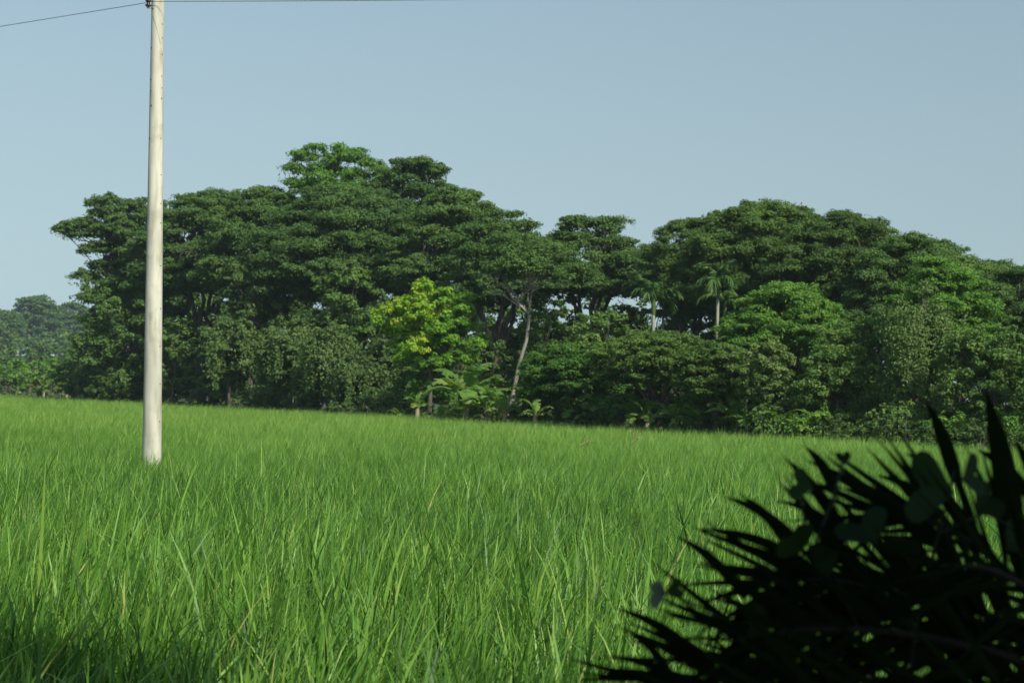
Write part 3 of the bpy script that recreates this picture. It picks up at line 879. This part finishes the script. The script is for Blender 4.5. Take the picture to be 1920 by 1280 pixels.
def concrete():
    m, nt, out = new_mat("weathered_concrete")
    N = nt.nodes.new
    tc = N('ShaderNodeTexCoord')
    def noise(scale, sc, det=6):
        mp = N('ShaderNodeMapping'); mp.inputs['Scale'].default_value = sc
        n = N('ShaderNodeTexNoise'); n.inputs['Scale'].default_value = scale; n.inputs['Detail'].default_value = det
        nt.links.new(tc.outputs['Object'], mp.inputs['Vector']); nt.links.new(mp.outputs['Vector'], n.inputs['Vector'])
        return n
    n1 = noise(2.0, (1, 1, 0.35)); n2 = noise(9.0, (1, 1, 0.12)); n3 = noise(60.0, (1, 1, 1), 3)
    cr = N('ShaderNodeValToRGB')
    e = cr.color_ramp.elements
    e[0].position, e[0].color = 0.30, (0.42, 0.415, 0.34, 1)
    e[1].position, e[1].color = 0.62, (0.58, 0.57, 0.465, 1)
    nt.links.new(n1.outputs['Fac'], cr.inputs['Fac'])
    c2 = N('ShaderNodeValToRGB')
    e = c2.color_ramp.elements
    e[0].position, e[0].color = 0.34, (0.55, 0.53, 0.46, 1)
    e[1].position, e[1].color = 0.56, (1, 1, 1, 1)
    nt.links.new(n2.outputs['Fac'], c2.inputs['Fac'])
    mx = N('ShaderNodeMix'); mx.data_type = 'RGBA'; mx.blend_type = 'MULTIPLY'; mx.inputs['Factor'].default_value = 0.7
    nt.links.new(cr.outputs['Color'], mx.inputs['A']); nt.links.new(c2.outputs['Color'], mx.inputs['B'])
    n4 = noise(5.0, (1, 1, 0.6), 10)                  # grey lichen blotches and pits
    c4 = N('ShaderNodeValToRGB')
    e = c4.color_ramp.elements
    e[0].position, e[0].color = 0.33, (0.50, 0.50, 0.45, 1)
    e[1].position, e[1].color = 0.47, (1, 1, 1, 1)
    nt.links.new(n4.outputs['Fac'], c4.inputs['Fac'])
    m4 = N('ShaderNodeMix'); m4.data_type = 'RGBA'; m4.blend_type = 'MULTIPLY'; m4.inputs['Factor'].default_value = 0.40
    nt.links.new(mx.outputs['Result'], m4.inputs['A']); nt.links.new(c4.outputs['Color'], m4.inputs['B'])
    b = N('ShaderNodeBsdfPrincipled'); b.inputs['Roughness'].default_value = 0.85
    nt.links.new(m4.outputs['Result'], b.inputs['Base Color'])
    bp = N('ShaderNodeBump'); bp.inputs['Strength'].default_value = 0.35; bp.inputs['Distance'].default_value = 0.006
    nt.links.new(n3.outputs['Fac'], bp.inputs['Height'])
    nt.links.new(bp.outputs['Normal'], b.inputs['Normal'])
    nt.links.new(b.outputs['BSDF'], out.inputs['Surface'])
    return m


def plain(name, c, rough=0.6, metal=0.0):
    m, nt, out = new_mat(name)
    b = nt.nodes.new('ShaderNodeBsdfPrincipled')
    no = nt.nodes.new('ShaderNodeTexNoise'); no.inputs['Scale'].default_value = 40
    cr = nt.nodes.new('ShaderNodeValToRGB')
    cr.color_ramp.elements[0].color = (c[0] * 0.7, c[1] * 0.7, c[2] * 0.7, 1)
    cr.color_ramp.elements[1].color = (*c, 1)
    nt.links.new(no.outputs['Fac'], cr.inputs['Fac'])
    nt.links.new(cr.outputs['Color'], b.inputs['Base Color'])
    b.inputs['Roughness'].default_value = rough
    b.inputs['Metallic'].default_value = metal
    nt.links.new(b.outputs['BSDF'], out.inputs['Surface'])
    return m


M_DARK = plain("painted_hole_shade", (0.03, 0.03, 0.028), 0.9)
M_GLAZE = plain("brown_glaze", (0.05, 0.022, 0.016), 0.25)
M_STEEL = plain("galvanised_steel", (0.20, 0.19, 0.18), 0.5, 0.8)
M_RED = plain("red_paint", (0.45, 0.16, 0.10), 0.7)
M_WIRE = plain("black_wire", (0.035, 0.035, 0.04), 0.6)

pole = thing("utility_pole", base, "tapering pale concrete utility pole standing in the rice field", "utility pole")
g = Geo()
zz = np.concatenate([[-0.3], np.linspace(0, Lp + 0.35, 40)])
rr = r_b + (r_t - r_b) * np.clip(zz, 0, None) / Lp
axn = np.array(ax)
pts = axn[None] * zz[:, None]
pts = np.concatenate([pts, pts[-1:] + axn * 0.01]); rr = np.concatenate([rr, [0.004]])
g.tube(pts, rr, 40)
g.build("shaft", concrete(), pole)


def on_pole(px_off, py, grow=1.0):
    """Local point on the shaft's front surface, px_off in -1..1 across it, at picture row py; and the outward normal."""
    s = Lp - (py / 868.0) * (_t - _b).length
    r = r_b + (r_t - r_b) * s / Lp
    a = math.asin(max(-1, min(1, px_off)))
    n = Vector((math.sin(a), -math.cos(a), 0))
    n = (n - ax * n.dot(ax)).normalized()
    return ax * s + n * r * grow, n


rng = np.random.default_rng(77)
for off, py in [(-.72, 92), (-.74, 152), (-.74, 173), (-.6, 19), (.86, 47), (.86, 73), (.86, 104), (.84, 145), (.84, 167), (.82, 187), (.8, 262),
                (.84, 330), (.84, 384), (-.75, 262), (.86, 420), (.86, 500), (.88, 580), (.86, 650), (.9, 720), (.88, 790)]:
    p, n = on_pole(off, py)
    h = Geo()
    rr0 = 0.012 if off < 0 else 0.010
    h.tube([p - n * 0.006, p + n * 0.003, p + n * 0.0035], [rr0, rr0, 0.0005], 10)
    h.build("bolt_hole_shade", M_DARK, pole)  # dark disc on the surface, painted as the shade inside a hole
p, n = on_pole(-.55, 200)
h = Geo(); h.tube([p - n * 0.004, p + n * 0.003, p + n * 0.0035], [0.018, 0.018, 0.0005], 8); h.build("paint_mark", M_RED, pole)
ck = Geo()
cp = []
for t in np.linspace(0, 1, 14):
    p, n = on_pole(-.62 + 1.25 * t ** 0.8, 33 + 52 * t, 1.002)
    cp.append(p)
ck.tube(np.array([tuple(c) for c in cp]), np.full(14, 0.0025), 5)
ck.build("hairline_crack", M_WIRE, pole)  # thin dark tube laid on the shaft as its hairline crack
# shackle insulator on its strap, at the left of the shaft
ip, inn = on_pole(-.95, 8)
ins = Geo()
ic = ip + Vector((-0.045, -0.03, 0))
prof = [(-.055, .006), (-.052, .040), (-.028, .052), (-.018, .030), (0, .026), (.018, .030), (.028, .052), (.052, .040), (.055, .006)]
ins.tube([tuple(ic + Vector((0, 0, z))) for z, r in prof], [r for z, r in prof], 16)
io = ins.build("insulator", M_GLAZE, pole)
br = Geo()
for dz in (-.072, .072):
    br.tube([tuple(ip + Vector((0.02, 0, dz))), tuple(ic + Vector((-0.02, -0.01, dz)))], [0.009, 0.009], 6)
br.tube([tuple(ic + Vector((0, 0, -.09))), tuple(ic + Vector((0, 0, .09)))], [0.007, 0.007], 6)
br.build("bracket", M_STEEL, io)


def wire(name, label, a, b, sag, rad):
    t = np.linspace(0, 1, 60)
    a, b = np.array(a), np.array(b)
    p = a + (b - a) * t[:, None]
    p[:, 2] -= sag * 4 * t * (1 - t)
    g = Geo()
    g.tube(p - a, np.full(60, rad), 6)
    o = g.build(name, M_WIRE, None, loc=tuple(a))
    tag(o, label, "wire", "wires of the pole")


wa = base + ic + Vector((-0.03, -0.02, 0))
_w = P(-1500, 268, 52)
wire("overhead_wire", "thin black wire running down from the pole to the left edge", wa, (_w.x, _w.y, _w.z), 0.10, 0.0048)
_w = P(1700, -13, 25.2)
wire("overhead_wire", "thin black wire running from the pole along the top edge to the right", base + ic + Vector((0.02, -0.035, 0.02)), (_w.x, _w.y, _w.z), 0.025, 0.0048)

# thin dry weeds standing above the rice
for i, (px, py, D, h, lab) in enumerate([(1185, 858, 40, 0.50, "thin dry branching weed sticking out of the rice right of the middle"),
                                         (1086, 862, 42, 0.35, "short thin stalk left of the dry branching weed"),
                                         (372, 838, 48, 0.42, "yellowish upright stalk in the rice right of the pole")]):
    b = P(px, py, D)
    rg = np.random.default_rng(800 + i)
    g = Geo()
    top = np.array([0.02, 0, b.z + h])
    g.tube(limb_path((0, 0, 0), top, rg, 6, 0.01, 0), np.linspace(0.012, 0.006, 6), 5)
    for k in range(5 if i == 0 else 2):
        s = top * rg.uniform(0.75, 0.97)
        e = s + np.array([rg.normal(0, 0.10), rg.normal(0, 0.08), rg.uniform(0.04, 0.14)])
        g.tube(limb_path(s, e, rg, 4, 0.05, 0), np.linspace(0.008, 0.004, 4), 4)
        c = e + rg.normal(0, 0.02, (6, 3))
        add_leaves(g, c, rg.normal(size=(6, 3)), 0.06, 0.03, np.full(6, 0.5), rg)
    o = g.build("dry_weed", M_DRY, None, loc=(b.x, b.y, 0))
    tag(o, lab, "weed", "thin weeds in the rice")

# ------------------------------------------------------------------ foreground palm in the shade
rng = np.random.default_rng(42)
pc = P(2130, 1330, 2.85)
palm = thing("young_date_palm", (pc.x, pc.y, 0), "dark young date palm with spiky fronds filling the lower right foreground", "palm")
PB = Vector((pc.x, pc.y, 0))
w = Geo()
zz = np.linspace(-0.05, pc.z, 12)
w.tube(np.stack([0.02 * np.sin(zz * 3), 0 * zz, zz], 1), 0.12 + 0.02 * np.sin(np.arange(12) * 2.1), 12)
w.build("trunk", M_BARK, palm)
fr = [  # picture path and depth of each rachis, leaflet length (m)
    ([(2120, 1335, 2.86), (1850, 1250, 2.82), (1600, 1225, 2.78), (1400, 1235, 2.74), (1240, 1290, 2.70)], 0.26),
    ([(2120, 1320, 2.88), (1900, 1190, 2.88), (1720, 1120, 2.86), (1560, 1085, 2.84), (1440, 1090, 2.82)], 0.25),
    ([(2120, 1310, 2.90), (1960, 1130, 2.92), (1830, 1020, 2.94), (1720, 965, 2.96), (1620, 960, 2.98)], 0.24),
    ([(2120, 1340, 2.78), (1860, 1330, 2.66), (1620, 1330, 2.56), (1400, 1350, 2.48), (1200, 1400, 2.42)], 0.25),
    ([(2120, 1330, 2.80), (1900, 1230, 2.74), (1700, 1185, 2.70), (1520, 1175, 2.66), (1380, 1200, 2.62)], 0.24),
    ([(2120, 1320, 2.95), (1950, 1200, 3.05), (1800, 1130, 3.15), (1650, 1100, 3.22), (1520, 1120, 3.3)], 0.26),
    ([(2120, 1345, 2.9), (1900, 1290, 2.95), (1700, 1270, 3.0), (1500, 1280, 3.05), (1330, 1320, 3.1)], 0.26),
    ([(2130, 1310, 2.85), (2020, 1180, 2.78), (1930, 1100, 2.72), (1840, 1060, 2.68), (1760, 1060, 2.64)], 0.22),
]
for fi, (path, ln) in enumerate(fr):
    pts = np.array([tuple(P(*p) - PB) for p in path])
    lf, rc = Geo(), Geo()
    frond(lf, rc, pts, 0.009, (32, 27, 21, 27, 27, 22, 25, 15)[fi], ln, 0.0140, 0.72, rng, (0.10, -1.0, 0.25), droop=0.02, tint=0.4, t0=0.05, taper=(0.85, 1.0, 0.55), jit=0.17, lift=0.0)
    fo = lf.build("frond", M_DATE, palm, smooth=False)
    rc.build("rachis", M_RACHIS, fo)
# the long single spikes of the outline (tip, root, width in picture pixels)
sp = Geo()
for (tx, ty, bx, by, wd, D) in [(1150, 1138, 1320, 1240, 20, 2.75), (1265, 1003, 1400, 1120, 20, 2.8), (1308, 990, 1520, 1060, 20, 2.8), (1355, 930, 1500, 1020, 20, 2.85),
                                (1388, 926, 1490, 1040, 20, 2.85), (1468, 855, 1590, 1010, 24, 2.9), (1508, 836, 1570, 930, 22, 2.9), (1512, 862, 1790, 1040, 34, 2.9),
                                (1640, 890, 1760, 960, 20, 2.95), (1695, 848, 1780, 930, 20, 2.95), (1738, 755, 1795, 905, 30, 2.95), (1848, 730, 1905, 1000, 48, 2.8),
                                (1830, 842, 1930, 930, 26, 2.95), (1455, 938, 1590, 1010, 18, 2.9), (1900, 820, 1960, 960, 26, 3.0), (1130, 1230, 1300, 1290, 18, 2.7), (1180, 1190, 1260, 1270, 16, 2.7)]:
    a, b = np.array(P(bx, by, D) - PB), np.array(P(tx, ty, D + 0.05) - PB)
    q = np.linspace(0, 1, 7)
    pth = a + (b - a) * q[:, None]
    pth[:, 2] += 0.012 * np.sin(q * np.pi)
    d = unit(b - a)
    wv = unit(np.cross(d, (0.25, -1.0, 0.2)))
    dn = np.cross(wv, d)
    pr = np.array([0.7, 1.0, 1.0, 0.9, 0.7, 0.4, 0.03]) * wd * D / F * 0.55
    v = np.stack([pth - wv * pr[:, None], pth + dn * pr[:, None] * 0.4, pth + wv * pr[:, None]], 1).reshape(-1, 3)
    ii = np.arange(6) * 3
    sp.add(v, np.concatenate([np.stack([ii, ii + 1, ii + 4, ii + 3], -1), np.stack([ii + 1, ii + 2, ii + 5, ii + 4], -1)]), 0.3)
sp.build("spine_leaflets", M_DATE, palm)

# heart-leaved creeper climbing through the palm
vb = P(1700, 1600, 2.72)
vine = thing("creeper", (vb.x, vb.y, 0), "dark creeper with heart shaped leaves climbing through the spiky palm", "creeper")
VB = Vector((vb.x, vb.y, 0))
vg = Geo()
for chain in ([(1700, 1900, 2.72), (1690, 1400, 2.7), (1720, 1150, 2.7), (1760, 1000, 2.72), (1790, 880, 2.78)],
              [(1690, 1400, 2.7), (1600, 1150, 2.7), (1520, 1040, 2.72), (1500, 930, 2.78)],
              [(1690, 1400, 2.7), (1500, 1230, 2.66), (1340, 1150, 2.64), (1250, 1110, 2.64)],
              [(1520, 1040, 2.72), (1560, 940, 2.8), (1582, 860, 2.86)],
              [(1760, 1000, 2.72), (1850, 960, 2.75), (1930, 1010, 2.8)]):
    cps = np.array([tuple(P(*c) - VB) for c in chain])
    s = np.linspace(0, len(cps) - 1, 14)
    vg.tube(np.stack([np.interp(s, np.arange(len(cps)), cps[:, k]) for k in range(3)], 1), np.full(14, 0.0022), 5)
vg.build("stem", M_RACHIS, vine)


def heart(px, py, D, size, rot, tilt, tint):
    """A heart leaf blade, size in picture pixels, folded a little along its midrib."""
    R = size * D / F
    th = np.linspace(0, np.pi, 13)
    xo = 0.95 * np.sin(th) ** 2.2 * (1 + 0.08 * np.cos(3 * th))
    yo = (13 * np.cos(th) - 5 * np.cos(2 * th) - 2 * np.cos(3 * th) - np.cos(4 * th)) / 16.0
    n = 13
    mid = np.stack([np.zeros(n), np.interp(th, [0, np.pi], [yo[0], yo[-1]]), np.zeros(n)], 1)
    g = Geo()
    c = P(px, py, D) - VB
    cr, sr = math.cos(rot), math.sin(rot)
    ct, st = math.cos(tilt), math.sin(tilt)
    def tr(v):
        x, y, z = v[:, 0], v[:, 1], v[:, 2]
        y2, z2 = y * ct - z * st, y * st + z * ct
        X, Z = x * cr - y2 * sr, x * sr + y2 * cr
        return np.stack([X, z2, Z], 1) * R + np.array(c)
    for sg in (-1, 1):
        e = np.stack([sg * xo, yo, -np.abs(xo) * 0.22], 1)
        v = tr(np.concatenate([mid, e]))
        i = np.arange(n - 1)
        g.add(v, np.stack([i, i + 1, i + 1 + n, i + n], -1), tint)
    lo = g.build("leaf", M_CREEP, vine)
    if tint > 0.95:  # the leaf whose colour holds the sky reflection
        lo['label'] = "creeper leaf coloured with a pale sky reflection, at the left end of its stem"


for (px, py, D, size, rot, tilt, tn) in [(1742, 915, 2.72, 72, 1.45, 1.12, 0.5), (1822, 892, 2.74, 44, -1.3, 0.9, 0.4), (1850, 940, 2.76, 40, -0.9, 0.6, 0.2), (1502, 908, 2.78, 32, 1.3, 0.9, 0.7),
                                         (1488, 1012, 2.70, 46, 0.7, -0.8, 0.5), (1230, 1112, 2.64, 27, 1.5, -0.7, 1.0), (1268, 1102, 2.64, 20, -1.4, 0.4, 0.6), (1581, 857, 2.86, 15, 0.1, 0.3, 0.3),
                                         (1620, 992, 2.72, 56, 0.5, 1.05, 0.3), (1545, 1045, 2.7, 34, 2.0, 0.6, 0.2), (1415, 1170, 2.64, 40, 1.0, 0.6, 0.2), (1905, 1010, 2.78, 40, -0.9, 0.7, 0.3),
                                         (1700, 1030, 2.68, 40, 2.3, 0.8, 0.2)]:
    heart(px, py, D, size, rot, tilt, tn)

# ------------------------------------------------------------------ the tree the photographer stands under, and an added hedge behind that blocks light
rng = np.random.default_rng(9)
st_ = thing("shade_tree", (4.2, -2.6, 0), "broad leafy shade tree overhanging the foreground palm, out of the picture", "tree")
g, w = Geo(), Geo()
w.tube(limb_path((0, 0, -0.1), (-0.4, 0.3, 3.2), rng, 6, 0.02, 0), np.linspace(0.30, 0.2, 6), 10)
blobs = []
for x in np.arange(-3.0, 7.1, 1.25):
    for y in np.arange(-6.0, 2.2, 1.25):
        blobs.append((x + rng.normal(0, 0.2), y + rng.normal(0, 0.2), 4.3 + rng.uniform(0, 1.2) + 0.02 * abs(y), 1.0))
def toward_sun(x, y, z, zt):
    k = (zt - z) / S.z
    return x + S.x * k, y + S.y * k, zt
for gx, gy in [(-2.6, 9.0), (-2.2, 8.3), (-1.8, 7.8), (-1.5, 7.3), (-2.9, 8.8), (-2.4, 7.6)]:   # a bough that shades the rice at lower left
    blobs += [(*toward_sun(gx, gy, 0.5, 5.6 + rng.uniform(-0.2, 0.4)), 0.62)]
for gz in (0.9, 1.4, 1.9):                          # and leaf clumps set sunward of the palm to shade it
    for gx, gy in [(0.2, 2.7), (0.6, 2.8), (1.0, 2.9), (1.3, 2.7)]:
        blobs += [(*toward_sun(gx, gy, gz, 4.4 + rng.uniform(-0.3, 0.9)), 0.95)]
blobs += [(3.0, 0.8, 4.4, 1.2), (3.2, 0.4, 5.0, 1.2), (2.4, 1.2, 4.0, 0.9), (3.8, 1.4, 4.6, 0.9),
          (1.5, 3.6, 5.2, 0.8), (0.9, 3.2, 5.0, 0.8), (0.0, 3.0, 5.1, 0.9)]
for (x, y, z, s) in blobs:
    c = (x - 4.2, y + 2.6, z)
    fill_blob(g, c, s, s, s * 0.6, 110, 0.24, 0.14, 0.6, 0.4, rng, lumps=9)
    w.tube(limb_path((-0.4, 0.3, 3.1), (c[0], c[1], c[2] - 0.2), rng, 5, 0.04, 0.05), np.linspace(0.07, 0.012, 5), 5)
w.build("trunk", M_BARK, st_)
g.build("crown", M_SHADE, st_, smooth=False)
for i, (x, lab) in enumerate([(-4.0, "added unseen hedge bush behind the photographer at left, blocking light"), (-1.0, "added unseen hedge bush right behind the photographer, blocking light"),
                              (2.2, "added unseen hedge bush behind the photographer at right, blocking light"), (5.4, "added unseen hedge bush farthest right behind the photographer, blocking light")]):
    hb = thing("added_hedge_bush", (x, -5.0, 0), lab, "shrub", "added light-blocking hedge behind the photographer")  # unseen bushes added to keep light from behind off the palm
    g, w = Geo(), Geo()
    for k in range(16):
        fill_blob(g, (rng.uniform(-1.5, 1.5), rng.uniform(-0.6, 0.6), rng.uniform(0.4, 3.6)), 0.8, 0.7, 0.7, 60, 0.22, 0.13, 0.4, 0.4, rng)
    w.tube([(0, 0, -0.1), (0.05, 0, 1.2), (0, 0.05, 2.8)], [0.06, 0.05, 0.02], 7)
    w.build("trunk", M_BARK, hb)
    g.build("crown", M_SHADE, hb, smooth=False)

# ------------------------------------------------------------------ haze
HAZE = 0.00022
hz = Geo()
x0, x1, y0, y1, z0, z1 = -910, 910, -70, 1410, -1.0, 29.0
hz.add([(x0, y0, z0), (x1, y0, z0), (x1, y1, z0), (x0, y1, z0), (x0, y0, z1), (x1, y0, z1), (x1, y1, z1), (x0, y1, z1)],
       [(3, 2, 1, 0), (4, 5, 6, 7), (0, 1, 5, 4), (1, 2, 6, 5), (2, 3, 7, 6), (3, 0, 4, 7)])
hm, hnt, hout = new_mat("haze_air")
pv = hnt.nodes.new('ShaderNodeVolumePrincipled')
pv.inputs['Color'].default_value = (0.70, 0.88, 1.0, 1)
pv.inputs['Density'].default_value = HAZE
pv.inputs['Anisotropy'].default_value = 0.1
hnt.links.new(pv.outputs['Volume'], hout.inputs['Volume'])
tag(hz.build("haze", hm, smooth=False), label="pale blue haze over the field and trees", cat="haze", kind="stuff")
